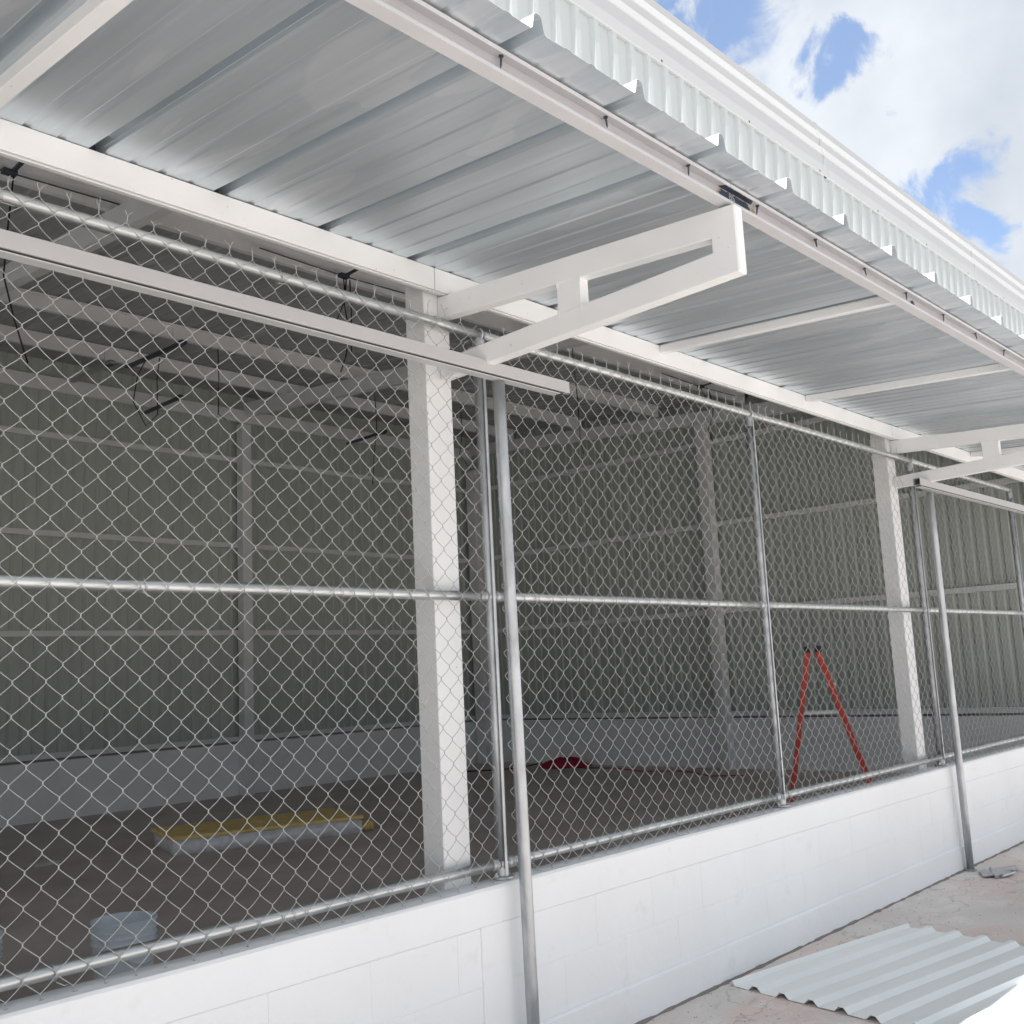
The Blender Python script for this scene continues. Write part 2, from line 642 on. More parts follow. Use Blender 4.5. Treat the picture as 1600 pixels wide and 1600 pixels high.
# crests face outwards (-y)
fprof = rib_profile(.915, .1525, .035, .018, .02, sign=-1)
fc = MB()
fc.strip(fprof + [(.93, 0), ], 'z', [3.135, 3.8, 4.4, 4.78])
fcme = fc.mesh('cladding_sheet', M['clad'])
x = 4.44 - .9235 * 11
k = 0
while x < 13.6:
    place('cladding_sheet', fcme, B, (x, .0 - .0012 * (k % 2), 0), solid=.0008)
    x += .9235
    k += 1
part('facade_end_trim', MB().box(X1 + .12, X1 + .16, -.03, YB + .2, 3.1, 5.02), M['flash'], B)
# gutter-like flashing along the top
fp = [(-.024, 4.672), (-.030, 4.676), (-.030, 4.818), (-.036, 4.822), (-.022, 4.882), (-.012, 4.888), (-.016, 4.938), (-.020, 4.942),
      (.004, 5.018), (.016, 5.022), (.012, 5.075), (.05, 5.083), (.16, 5.07), (.16, 5.05), (.06, 5.05), (.06, 4.69), (-.01, 4.672)]
seams = [6.46 - 2.895 * j for j in range(5, -3, -1)]
for a, b2 in zip(seams[:-1], seams[1:]):
    mb = MB()
    mb.prism(fp, 'x', a + .0015, b2 - .0015)
    part('flashing', mb, M['flash'], B)
    mb = MB()
    mb.prism([(p[0] + (-.0035 if p[0] < .05 else 0), p[1] + (.0025 if p[1] > 5 else 0)) for p in fp], 'x', b2 - .045, b2 - .001)
    part('flashing_lap', mb, M['flash'], B)
# small rivets under the flashing at the sheet laps
x = 4.44 - .9235 * 5
rv = fix_normals(MB().lathe([(.0001, -.004), (.006, -.003), (.008, 0), (.0001, .001)], 8).mesh('rivet', M['screw']))
while x < 13.4:
    place('rivet', rv, B, (x + .06, -.031, 4.684), rot=(PI / 2, 0, 0))
    x += .9235

# ------------------------------------------------------------------ low block wall
LW = thing('low_block_wall', (4, .06, 0), 'low white painted concrete block wall under the chain-link fence, running the whole length', 'wall')
part('mortar_core', MB().box(-6, 13.6, .0030, .116, -.05, .566), M['mortar'], LW)
piers = [(-1.62, .09), (2.955, .08), (7.66, .09), (12.1, .09)]


def in_pier(x):
    return any(abs(x - p) < w + .0 for p, w in piers)


random.seed(3)
variants = {}


def block_mesh(w, h):
    k = (round(w, 3), round(h, 3))
    if k not in variants:
        variants[k] = fix_normals(MB().box(-w / 2, w / 2, 0, .05, -h / 2, h / 2).mesh('block', M['white_wall']))
    return variants[k]


for (z0, z1, off) in ((.166, .362, 4.143), (.362, .566, 4.356)):
    edges = [off + .4 * i for i in range(-26, 24)]
    for a, b2 in zip(edges[:-1], edges[1:]):
        spans = [(a, b2)]
        for p, w in piers:
            ns = []
            for s0, s1 in spans:
                l, rr = p - w, p + w
                if s1 <= l or s0 >= rr:
                    ns.append((s0, s1))
                else:
                    if s0 < l:
                        ns.append((s0, l))
                    if s1 > rr:
                        ns.append((rr, s1))
            spans = ns
        for s0, s1 in spans:
            if s1 - s0 < .03:
                continue
            g_ = .0012 if random.random() < .45 else .0002
            w, h = s1 - s0 - g_, z1 - z0 - .0025
            place('block', block_mesh(w, h), LW, ((s0 + s1) / 2, random.uniform(.0004, .0010), (z0 + z1) / 2 - .001), .0016)
for p, w in piers:
    part('concrete_pier', MB().box(p - w + .002, p + w - .002, -.0055, .05, .16, .5685), M['white_wall'], LW, bevel=.006)
# cap beam and footing, slightly irregular edges
cap = MB()
for i in range(98):
    a = -6 + i * .2
    cap.box(a, a + .2, 0, .12, .569, .70)
bmc = bmesh.new()


def long_slab(name, y0, y1, z0, z1, m, parent, jit, seed, x0=-6, x1=13.6, step=.12, jtop=True):
    rnd = random.Random(seed)
    mb = MB()
    n = int((x1 - x0) / step)
    rows = []
    for i in range(n + 1):
        x = x0 + (x1 - x0) * i / n
        j1, j2, j3 = (rnd.uniform(-jit, jit) for _ in range(3))
        c = .009
        pts = [(y0 + j2 * .4, z0), (y0 + j1 * .4, z1 - c + j1 * .5), (y0 + c + j1 * .3, z1 + j3 * .4), (y1 - c, z1 + j3 * .4), (y1 + j3 * .3, z1 - c), (y1, z0)]
        for p in pts:
            mb.v.append((x, p[0], p[1]))
    for i in range(n):
        for k in range(6):
            l = (k + 1) % 6
            mb.f.append((i * 6 + k, i * 6 + l, (i + 1) * 6 + l, (i + 1) * 6 + k))
    mb.f.append((0, 1, 2, 3, 4, 5))
    mb.f.append(tuple(n * 6 + k for k in (5, 4, 3, 2, 1, 0)))
    return part(name, mb, m, parent, smooth=False)


long_slab('cap_beam', -.006, .118, .569, .70, M['white_wall'], LW, .0025, 5, step=.35)
long_slab('footing', -.012, .05, -.05, .163, M['white_wall'], LW, .003, 6, step=.25)
# crumbly dark joint between footing and apron
rnd = random.Random(11)
mb = MB()
n = 260
for i in range(n + 1):
    x = 0 + 13.4 * i / n
    w = .003 + rnd.random() ** 2 * .016
    hh = .004 + rnd.random() * .006
    mb.v += [(x, -.006, hh + .006), (x, -.012 - w * .5, hh), (x, -.014 - w, -.002)]
for i in range(n):
    for k in range(2):
        o_ = i * 3 + k
        mb.f.append((o_, o_ + 1, o_ + 4, o_ + 3))
part('edge_grit', mb, M['gap'], LW, kind='stuff')

rnd = random.Random(77)
mb = MB()
for k in range(900):
    x = rnd.uniform(3.0, 12)
    y = -.02 - abs(rnd.gauss(0, .35)) if rnd.random() < .6 else rnd.uniform(-3, -.05)
    r_ = rnd.uniform(.0012, .0045)
    a = rnd.uniform(0, 6.28)
    b0 = len(mb.v)
    for j in range(4):
        mb.v.append((x + r_ * math.cos(a + j * 1.57) * rnd.uniform(.6, 1.2), y + r_ * math.sin(a + j * 1.57) * rnd.uniform(.6, 1.2), .0003))
    mb.v.append((x, y, r_ * .9))
    for j in range(4):
        mb.f.append((b0 + j, b0 + (j + 1) % 4, b0 + 4))
o = part('grit', mb, M['gap'])
props(o, 'scattered small grit and crumbs on the concrete apron beside the low wall', 'grit', kind='stuff')

# ------------------------------------------------------------------ canopy
CA = thing('canopy', (4, -.6, 3.0), 'lean-to canopy of galvanized roofing sheets on white steel brackets along the facade', 'canopy')


def zs(y):                     # underside of the sheet pans
    return 3.102 + .059 * (y - .05)


# inner beam segments (boxed channel with a lipped underside)
for a, b2 in ((-5, 2.815), (2.819, 7.30), (7.304, 11.8), (11.804, 13.4)):
    mb = MB()
    mb.box(a, b2, .048, .054, 3.008, 3.100)
    mb.box(a, b2, .054, .096, 3.012, 3.017)
    mb.box(a, b2, .054, .096, 3.094, 3.099)
    mb.box(a, b2, .092, .0965, 3.017, 3.030)
    mb.box(a, b2, .066, .070, 3.006, 3.012)
    part('inner_beam', mb, M['white_steel'], CA, bevel=.0015)
part('rib_end_blocker', MB().box(-5, 13.4, .099, .108, 3.02, 3.20), M['box'], CA)  # added dark strip, keeps the rib ends dark where light leaked in
# outer channel, open outwards
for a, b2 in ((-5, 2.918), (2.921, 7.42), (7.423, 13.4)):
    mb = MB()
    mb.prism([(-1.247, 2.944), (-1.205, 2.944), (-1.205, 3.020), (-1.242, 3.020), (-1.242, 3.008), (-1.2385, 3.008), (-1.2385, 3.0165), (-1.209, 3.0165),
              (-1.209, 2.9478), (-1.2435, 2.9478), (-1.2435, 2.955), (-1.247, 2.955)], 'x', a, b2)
    part('outer_channel', mb, M['shaded_steel'], CA)
# cantilever brackets
def bracket(xl):
    br = thing('bracket', (xl + .025, .11, 2.9))
    br.parent = CA
    br.location = Vector((xl + .025, .11, 2.9)) - WL[CA.name]
    a, b2 = xl, xl + .05
    part('arm_frame', MB().prism([(.108, 3.008), (-1.265, 2.9335), (-1.265, 2.7065), (-1.18, 2.7033), (.108, 2.662), (.108, 2.742), (-1.174, 2.794), (-1.174, 2.844), (.108, 2.916)], 'x', a, b2), M['white_steel'], br, bevel=.0035)
    part('end_plate', MB().box(a + .0035, b2 - .0035, -1.2664, -1.262, 2.712, 2.929), M['white_steel'], br)
    part('web_post', MB().prism([(-.518, 2.885), (-.518, 2.76), (-.626, 2.765), (-.626, 2.878)], 'x', a + .001, b2 - .001), M['white_steel'], br, bevel=.002)
    # lumpy weld beads where members meet
    rn = random.Random(int(xl * 10))
    for (y, z) in ((-.520, 2.884), (-.626, 2.877), (-.52, 2.765), (-.626, 2.769)):
        w = MB()
        for k in range(5):
            w.box(a - .002, a + .001, y - .004 + rn.uniform(-.002, .002), y + .003, z - .02 + k * .006, z - .0142 + k * .0062)
        part('weld_bead', w, M['white_steel'], br)
    return br


for xl in (-1.615, 2.885, 7.385, 11.885):
    bracket(xl)
# small angle rafters between the beams
for cx in (-.45, 1.055, 4.42, 6.01, 8.9, 10.4):
    mb = MB()
    mb.prism([(.046, zs(.046) - .001), (.046, zs(.046) - .040), (-1.204, zs(-1.2) - .040), (-1.204, zs(-1.2) - .001)], 'x', cx - .022, cx + .022)
    part('rafter', mb, M['white_steel'], CA, bevel=.002)
# sheets
P_ = .4265


def canopy_profile():
    pts = []
    for i in range(2):
        o_ = i * P_
        pts += [(o_ + .000, .050), (o_ + .008, .049), (o_ + .014, .043), (o_ + .022, .006), (o_ + .029, 0)]
        for c, hh in ((P_ * .27, .0032), (P_ * .5, .0048), (P_ * .74, .0032)):
            pts += [(o_ + c - .015, .0), (o_ + c - .008, hh), (o_ + c + .008, hh), (o_ + c + .015, .0)]
        pts += [(o_ + P_ - .029, 0), (o_ + P_ - .022, .006), (o_ + P_ - .014, .043), (o_ + P_ - .008, .049)]
    pts.append((2 * P_, .0505))
    pts.append((2 * P_ + .0085, .0495))
    pts.append((2 * P_ + .0148, .0435))
    pts.append((2 * P_ + .018, .020))
    return pts


cprof = canopy_profile()
ph = random.Random(21)
smes = []
TOPSLOT = (0, 1)
for s in range(4):
    a1, a2, a3 = (ph.uniform(0, 6) for _ in range(3))

    def warp(y, x, a1=a1, a2=a2, a3=a3):
        return .0012 * math.sin(x * 15 + a1 + y * 1.7) * math.sin(y * 3.1 + a2) + .0005 * math.sin(y * 9 + a3 + x * 22)
    mb = MB()
    ys = [-1.35 + (1.44) * i / 20 for i in range(21)]
    mb.strip([(a - 0, b) for a, b in cprof], 'y', ys, warp)
    for i in range(len(mb.v)):
        x, y, z = mb.v[i]
        mb.v[i] = (x, y, z + zs(y))
    me_ = mb.mesh('roofing_sheet', M['top'])
    me_.materials.append(M['zinc'])
    smes.append(me_)
k = 0
x = 1.415 - 2 * P_ * 7
while x < 13.2:
    o_ = place('roofing_sheet', smes[k % 4], CA, (x, ph.uniform(-.004, .004), .0011 * (k % 2)), solid=.0009)
    o_.modifiers['solidify'].material_offset = TOPSLOT[1]
    o_.modifiers['solidify'].material_offset_rim = 0
    x += 2 * P_
    k += 1
# screw tips poking down through the outer channel
scr = fix_normals(MB().lathe([(.0065, 0), (.0065, -.004), (.0032, -.0045), (.003, -.026), (.0006, -.034)], 8).mesh('screw_tip', M['screw']))
x = 1.845 - P_ * 6
while x < 13.0:
    place('screw_tip', scr, CA, (x + random.uniform(-.006, .006), -1.222, 3.0165), rot=(random.uniform(-.15, .15), random.uniform(-.15, .15), 0))
    x += P_
# dark scorched patch with stamped lettering on the channel web above the bracket tip
def blob(x0, x1, z0, z1, seed, y=-1.2105):
    rn = random.Random(seed)
    mb = MB()
    n = 26
    cx, cz = (x0 + x1) / 2, (z0 + z1) / 2
    mb.v.append((cx, y, cz))
    for i in range(n):
        a = 2 * PI * i / n
        k = 1 + rn.uniform(-.16, .14)
        ex = math.copysign(abs(math.cos(a)) ** .6, math.cos(a))
        ez = math.copysign(abs(math.sin(a)) ** .6, math.sin(a))
        mb.v.append((cx + ex * (x1 - x0) / 2 * k, y, min(3.0155, max(2.9485, cz + ez * (z1 - z0) / 2 * k))))
    for i in range(n):
        mb.f.append((0, 1 + i, 1 + (i + 1) % n))
    return mb


part('scorch_mark', blob(2.885, 3.12, 2.949, 3.0155, 1, -1.2100), M['scorch'], CA)
part('bare_patch', blob(2.90, 3.095, 2.949, 3.0155, 3, -1.2110), M['primer'], CA)
part('bare_patch', blob(4.475, 4.515, 2.965, 3.005, 8, -1.2108), M['primer'], CA)
for (a, b2, nm, mm_, zz) in ((2.895, 3.10, 'bare_patch', M['primer'], 3.0155), ):
    rn = random.Random(5)
    mb = MB()
    top = [(a + (b2 - a) * i / 12, -1.2095) for i in range(13)]
    bot = [(b2 - (b2 - a) * i / 12, -1.236 + rn.uniform(-.002, .008) + (.018 if i in (0, 12) else 0)) for i in range(13)]
    mb.v = [(x, y, zz) for x, y in top + bot]
    mb.f = [tuple(range(26))]
    part(nm, mb, mm_, CA)
cu = bpy.data.curves.new('stamped_lettering', 'FONT')
cu.body = "BS"
cu.size = .036
cu.extrude = .0004
cu.materials.append(M['letter'])
tx = bpy.data.objects.new('stamped_lettering', cu)
COL.objects.link(tx)
bpy.context.view_layer.update()
dg = bpy.context.evaluated_depsgraph_get()
tme = bpy.data.meshes.new_from_object(tx.evaluated_get(dg))
bpy.data.objects.remove(tx)
place('stamped_lettering', tme, CA, (2.955, -1.2120, 2.9885), rot=(PI / 2, 0, 0))

# ------------------------------------------------------------------ chain-link fence
XA, PP, ZB = 1.198, .0895, .712
YM, YR = .043, .070


def mesh_fabric(xs0, xs1, seed, parent):
    """xs0..xs1: x range. Each wire zigzags between a main column and the half column beside it."""
    rn = random.Random(seed)
    mb = MB()
    h = PP / 2
    i0 = math.ceil((xs0 - XA) / h)
    i1 = math.floor((xs1 - XA) / h)
    R_ = .00130
    NH = 49

    def wobble(x, z):
        return (.0022 * math.sin(x * 5.1 + z * 3.3 + seed) + .0012 * math.sin(z * 17 + x * 7), .004 * math.sin(x * 2.3 + z * 2.9 + seed * 2))
    for i in range(i0, i1):
        xa = XA + i * h            # left side of this wire
        left_main = (i % 2 == 0)
        pts = []
        # bottom to top: main columns at z=ZB+m*PP, half columns at ZB+(m+.5)*PP
        for s in range(NH + 1):
            z = ZB + s * h
            at_left = (s % 2 == 0) == left_main
            xe = xa - .0012 if at_left else xa + h + .0012
            jx = rn.uniform(-.0006, .0006)
            d = .0026 * (1 if (at_left) else -1)
            pts.append((xe + jx, 0, z - .0032))
            pts.append((xe + jx, 0, z + .0032))
            if s < NH:
                xn = xa + h + .0012 if at_left else xa - .0012
                dd = .0050 if at_left else -.0050
                zz = z + h
                b_ = .0022
                sg = 1 if at_left else -1
                pts.append((xe + (xn - xe) * .17 - sg * b_ * .4, -dd * .6, z + h * .17 + b_ * .5))
                pts.append((xe + (xn - xe) * .5, -dd, z + h * .5))
                pts.append((xe + (xn - xe) * .83 + sg * b_ * .4, -dd * .6, z + h * .83 - b_ * .5))
        out = []
        for (x, y, z) in pts:
            wx, wy = wobble(x, z)
            out.append((x + wx, YM + y + wy, z))
        mb.tube(out, R_, 5, cap=True)
    # selvage: twisted barbs on top of the half columns, short cut ends below the main columns
    for i in range(i0 + 1, i1):
        x = XA + i * h
        zt = ZB + NH * h
        if i % 2 != 0:
            wx, wy = wobble(x, zt)
            bx, by = x + wx, YM + wy
            lean = rn.uniform(-.004, .004)
            L = rn.uniform(.014, .022)
            for sgn in (-1, 1):
                a = rn.uniform(.3, 1.25) if rn.random() > .25 else rn.uniform(-.2, .2)
                l2 = rn.uniform(.012, .03)
                tw = [(bx + sgn * .0012, by + sgn * .001, zt), (bx + lean * .5 - sgn * .0014, by - sgn * .0014, zt + L * .5), (bx + lean + sgn * .0014, by + sgn * .001, zt + L),
                      (bx + lean + sgn * math.sin(a) * l2 * .5, by + rn.uniform(-.004, .004), zt + L + math.cos(a) * l2 * .6),
                      (bx + lean + sgn * math.sin(a) * l2 + rn.uniform(-.003, .003), by + rn.uniform(-.012, .008), zt + L + math.cos(a) * l2)]
                mb.tube(tw, R_, 5)
        else:
            wx, wy = wobble(x, ZB)
            bx, by = x + wx, YM + wy
            hk = rn.uniform(-.014, .008)
            mb.tube([(bx, by, ZB), (bx + rn.uniform(-.001, .001), by - .001, ZB - .010), (bx + .003 * (1 if hk < 0 else -1), by - .004, ZB - .0125), (bx + hk, by - .012, max(.7035, ZB - .013 + rn.uniform(-.008, .002)))], R_, 5)
    return part('wire_mesh', mb, M['wire'], parent, smooth=True, kind='stuff')


def rail(name, x0, x1, z, y, rr, parent, sag=.0, m='galv_h'):
    rn = random.Random(int(x0 * 100 + z * 10))
    n = max(2, int((x1 - x0) / .28))
    pts = []
    for i in range(n + 1):
        tt = i / n
        pts.append((x0 + (x1 - x0) * tt, y + rn.uniform(-.0015, .0015), z - sag * 4 * tt * (1 - tt) + rn.uniform(-.0012, .0012)))
    return part(name, MB().tube(pts, rr, 20), M[m], parent, smooth=True)


def fence(xs0, xs1, posts, label, seed, mesh_r=None):
    fe = thing('chain_link_fence', ((xs0 + xs1) / 2, .07, .70), label, 'fence', 'chain-link fence panels on the low wall')
    pp = sorted(posts)
    cuts = [xs0] + [p for p in pp if xs0 + .05 < p < xs1 - .05] + [xs1]
    for a, b2 in zip(cuts[:-1], cuts[1:]):
        rail('middle_rail', a + .022, b2 - .022, 1.789, YR, .0195, fe)
        rail('bottom_rail', a + .022, b2 - .022, .757, YR, .0195, fe)
    rail('top_rail', xs0 + .0, xs1 - .0, 2.880, YR, .0205, fe, 0)
    for px in pp:
        p_ = part('post', MB().tube([(px, YR, .702), (px + .002, YR, 1.4), (px, YR, 2.1), (px, YR, 2.845)], .0245, 20), M['galv'], fe, smooth=True)
        part('tension_bar', MB().beam((px - .006, YR - .0285, .74), (px - .006, YR - .0285, 2.83), .012, .003, up=(0, 1, 0)), M['galv'], p_)
        cp = MB().lathe([(.0268, -.055), (.0268, -.012), (.022, .006), (.012, .016), (.0001, .019)], 20, (px, YR, 2.858))
        part('post_cap', cp, M['galv'], p_, smooth=True)
        part('cap_loop', MB().tube([(px + .027 * math.cos(a), YR, 2.880 + .027 * math.sin(a)) for a in [i * PI / 8 for i in range(17)]][:0] or
             [(px, YR + .026 * math.cos(a), 2.880 + .026 * math.sin(a)) for a in [i * PI / 8 for i in range(17)]], .0045, 8), M['galv'], p_, smooth=True)
        fl = MB().lathe([(.0265, .05), (.0275, .012), (.045, .009), (.046, .001), (.0, .0005)], 24, (px, YR, .7015))
        part('base_flange', fl, M['galv'], p_, smooth=False)
        for (bx_, by_) in ((-.037, -.004), (.037, .006)):
            part('bolt', MB().lathe([(.0075, 0), (.0075, .007), (.004, .0075), (.004, .016), (.0001, .0165)], 6, (px + bx_, YR + by_, .711)), M['alu'], p_)
        for zz in (.757, 1.789):
            part('clamp_band', MB().lathe([(.0262, -.012), (.0275, -.010), (.0275, .010), (.0262, .012)], 20, (px, YR, zz)), M['galv'], p_, smooth=True)
            for sg in (-1, 1):
                part('rail_cup', MB().tube([(px + sg * .026, YR, zz), (px + sg * .034, YR, zz), (px + sg * .062, YR, zz)], .0232, 16), M['galv'], p_, smooth=True)
    if mesh_r:
        mesh_fabric(mesh_r[0], mesh_r[1], seed, fe)
    # wire ties around the rails
    rn = random.Random(seed + 50)
    for zz, rr in ((2.880, .0225), (1.789, .0215), (.757, .0215)):
        x = xs0 + rn.uniform(.1, .4)
        while x < xs1 - .15:
            loop = [(x + .004 * math.sin(a * 2), YR + (rr + .001) * math.cos(a) - .003, zz + (rr + .001) * math.sin(a)) for a in [i * 2 * PI / 14 for i in range(15)]]
            tail = [(x, YM, zz - .022), (x + rn.uniform(-.02, .02), YM - .006, zz - .035), (x + rn.uniform(-.03, .03), YM - .01, zz - .04 + rn.uniform(-.01, .02))]
            part('wire_tie', MB().tube(loop, .0014, 5).tube(tail, .0013, 5), M['wire'], fe, smooth=True)
            x += rn.uniform(.55, .95)
    return fe


fence(-1.4, 3.08, [.83, 3.078], 'largest chain-link fence panel, nearest the camera, with the first white column behind it', 1, (-.3, 3.07))
fence(3.105, 7.60, [5.295, 7.605], 'chain-link fence panel between the two white columns, with the red ladder behind it', 2, (3.09, 7.60))
fence(7.63, 9.85, [9.84], 'farthest narrow chain-link fence panel, right of the second white column', 3, (7.62, 9.84))
# stray cut wires at the left panel's edge by the first pipe
rn = random.Random(4)
SW = thing('cut_wire_tangle', (3.0, .04, 2.7), 'loose tangle of cut fence wire beside the first bracket under the top rail', 'wire')
for k in range(3):
    cx, cz = 3.03 + rn.uniform(-.03, .03), 2.78 + rn.uniform(-.02, .02)
    p = [(cx + .05 * math.cos(a * 1.1 + k) * (1 - a / 9), .035 + .01 * math.sin(a), cz + .035 * math.sin(a + k) * (1 - a / 9) + .01 * k) for a in [i * .5 for i in range(11)]]
    part('wire', MB().tube(p, .0015, 5), M['wire'], SW, smooth=True)

# ------------------------------------------------------------------ steel pipes and door tracks in front of the wall


def pipe(base, top, label):
    t_ = thing('steel_pipe', (base[0], base[1], 0), label, 'pipe', 'galvanized pipes standing in front of the low wall')
    b_, c_ = Vector(base), Vector(top)
    pts = [b_ + (c_ - b_) * (i / 8) for i in range(9)]
    part('shaft', MB().tube(pts, .0242, 28), M['galv'], t_, smooth=True)
    part('base_flange', MB().lathe([(.0255, .012), (.040, .010), (.042, .008), (.042, .001), (.0, .0005)], 24, (base[0], base[1], .0008)), M['galv'], t_)
    for a in (.5, 2.6, 4.7):
        part('bolt', MB().lathe([(.0055, 0), (.0055, .005), (.0001, .0055)], 6, (base[0] + .033 * math.cos(a), base[1] + .033 * math.sin(a), .0105)), M['alu'], t_)
    return t_


pipe((3.083, -.052, .001), (2.985, -.117, 2.625), 'tall galvanized pipe in front of the first white column, its foot out of frame')
pipe((7.618, -.048, .001), (7.411, -.127, 2.598), 'tall galvanized pipe with a round foot flange beside the second white column')


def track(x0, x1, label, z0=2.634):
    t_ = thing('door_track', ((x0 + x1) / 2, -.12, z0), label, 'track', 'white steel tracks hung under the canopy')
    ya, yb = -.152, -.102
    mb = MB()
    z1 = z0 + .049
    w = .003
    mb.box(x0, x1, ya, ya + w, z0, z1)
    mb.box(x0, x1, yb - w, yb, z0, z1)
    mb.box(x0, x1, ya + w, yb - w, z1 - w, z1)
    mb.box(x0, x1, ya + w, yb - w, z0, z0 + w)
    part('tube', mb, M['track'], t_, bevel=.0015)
    part('web', MB().box(x0 + .02, x1 - .03, ya + .010, yb - .010, z0 - .008, z0 - .0005), M['black'], t_)  # black inset paints the shaded gap between tube and lip
    part('lower_lip', MB().box(x0 + .02, x1 - .06, ya + .004, yb - .004, z0 - .0115, z0 - .008), M['flash'], t_)
    return t_


track(-3.2, 3.39, 'long white steel track ending in front of the first bracket, above the near pipe')
track(7.19, 12.4, 'white steel track with an open dark end beside the second bracket, upper right', 2.628)

# ------------------------------------------------------------------ corrugated sheets on the apron


def loose_sheet(x, y, rz, L, label, n=7, z=.004):
    pr = rib_profile(.1525 * n, .1525, .026, .022, .021)
    pr = [(-.03, .008), (-.012, .021)] + pr
    pr = [(-a, b) for a, b in pr]
    st = [L * i / 10 for i in range(11)]
    mb = MB()
    mb.strip(pr, 'x', st, lambda a, i: .002 * math.sin(a * 3 + i * 9))
    me = mb.mesh('corrugated_sheet', M['loose'])
    o_ = place('corrugated_sheet', me, None, (x, y, z), rot=(0, 0, rz), solid=.0009)
    props(o_, label, 'metal sheet', 'loose corrugated sheets on the ground')
    return o_


loose_sheet(4.452, -.075, math.radians(-9.5), 1.47, 'pale green corrugated metal sheet lying on the ground nearest the low wall', 7)
loose_sheet(4.322, -.980, math.radians(-9.5), 1.78, 'second corrugated metal sheet lying partly in the sun, lapped over the first one\'s outer edge', 2, .009)

# metal clamp bits on the ground
SC = thing('metal_clamp', (7.52, -.23, 0), 'small galvanized steel clamp plate lying on the ground by the far pipe foot', 'clamp')
part('plate', MB().prism([(7.38, -.215), (7.50, -.31), (7.62, -.27), (7.70, -.33), (7.86, -.27), (7.66, -.17), (7.56, -.12)], 'z', .012, .018), M['galv'], SC)
part('curved_plate', MB().prism([(7.40, -.28), (7.56, -.34), (7.60, -.31), (7.48, -.24)], 'z', .001, .024), M['galv'], SC, bevel=.003)
part('bolt', MB().tube([(7.56, -.20, .01), (7.56, -.20, .045)], .008, 8), M['galv'], SC)
part('bolt', MB().tube([(7.44, -.315, .016), (7.60, -.345, .016)], .009, 8), M['alu'], SC)

# ------------------------------------------------------------------ things inside
# orange-red step ladder, seen side on
LA = thing('step_ladder', (9.5, 1.9, 0), 'orange-red step ladder standing open behind the fence, left of the second white column', 'ladder')
A_ = Vector((9.5, 1.91, 0))
sd = Vector((.45, -.893, 0))           # the way the legs spread
wd = Vector((.893, .45, 0))            # across the treads


def lp(s_, w_, z):
    v_ = A_ + sd * s_ + wd * w_
    return (v_.x, v_.y, z)


for w0, w1 in ((-.13, -.20), (.13, .20)):
    part('rear_rail', MB().beam(lp(-.045, w0, 1.55), lp(-.34, w1, .03), .048, .03, up=wd), M['red'], LA, bevel=.004)
    part('front_rail', MB().beam(lp(.045, w0, 1.55), lp(.49, w1, .03), .052, .03, up=wd), M['red'], LA, bevel=.004)
    part('foot', MB().beam(lp(-.335, w1, .05), lp(-.35, w1, .0), .05, .06, up=wd), M['black'], LA)
    part('foot', MB().beam(lp(.485, w1, .05), lp(.50, w1, .0), .05, .06, up=wd), M['black'], LA)
    part('spreader_bar', MB().beam(lp(-.14, w0 * 1.2, .98), lp(.21, w0 * 1.2, .98), .006, .016), M['alu'], LA)
for k in range(1, 5):
    tt = k / 5
    part('step', MB().beam(lp(.05 + .44 * tt, -.12 - .07 * tt, 1.55 * (1 - tt)), lp(.05 + .44 * tt, .12 + .07 * tt, 1.55 * (1 - tt)), .085, .022), M['alu'], LA, bevel=.003)
part('top_cap', MB().beam(lp(-.05, -.15, 1.575), lp(-.05, .15, 1.575), .055, .06), M['black'], LA, bevel=.006)
part('top_cap', MB().beam(lp(.05, -.15, 1.575), lp(.05, .15, 1.575), .065, .06), M['black'], LA, bevel=.006)

# bundle of yellow foam boards, plastic-wrapped side
FB = thing('foam_board_bundle', (6.1, 6.3, 0), 'plastic-wrapped bundle with a yellow top lying on the warehouse floor', 'bundle')
dirv = Vector((6.99 - 5.20, 5.575 - 6.141, 0))
L_ = dirv.length
dirv.normalize()
nrm = Vector((-dirv.y, dirv.x, 0))
p0 = Vector((5.20, 6.141, 0))


def obox(a0, a1, b0, b1, z0, z1, wob=0, seed=0):
    rn_ = random.Random(seed)
    mb_ = MB()
    na, nb = 14, 6
    vs2 = {}
    for i in range(na + 1):
        for j in range(nb + 1):
            for kz, z in ((0, z0), (1, z1)):
                a = a0 + (a1 - a0) * i / na
                b = b0 + (b1 - b0) * j / nb
                q_ = p0 + dirv * a + nrm * b
                zz = z + (rn_.uniform(-wob, wob) if kz else 0)
                if kz and (i in (0, na) or j in (0, nb)):
                    zz -= wob * 1.2
                e = rn_.uniform(-wob, wob) * .6
                vs2[i, j, kz] = len(mb_.v)
                mb_.v.append((q_.x + e, q_.y + e, max(0.002, zz)))
    for kz in (0, 1):
        for i in range(na):
            for j in range(nb):
                mb_.f.append((vs2[i, j, kz], vs2[i + 1, j, kz], vs2[i + 1, j + 1, kz], vs2[i, j + 1, kz]))
    for i in range(na):
        for j in (0, nb):
            mb_.f.append((vs2[i, j, 0], vs2[i + 1, j, 0], vs2[i + 1, j, 1], vs2[i, j, 1]))
    for j in range(nb):
        for i in (0, na):
            mb_.f.append((vs2[i, j, 0], vs2[i, j + 1, 0], vs2[i, j + 1, 1], vs2[i, j, 1]))
    return mb_


part('plastic_wrap', obox(0, L_ - .06, 0, .86, .002, .128, .006, 1), M['plastic'], FB, smooth=True)
part('foam_board', obox(-.02, L_ - .03, .03, .90, .132, .168, .005, 2), M['yellow'], FB)
part('foam_board', obox(L_ - .02, L_ + .07, .02, .2, .02, .10, .012, 3), M['yellow'], FB, smooth=True)


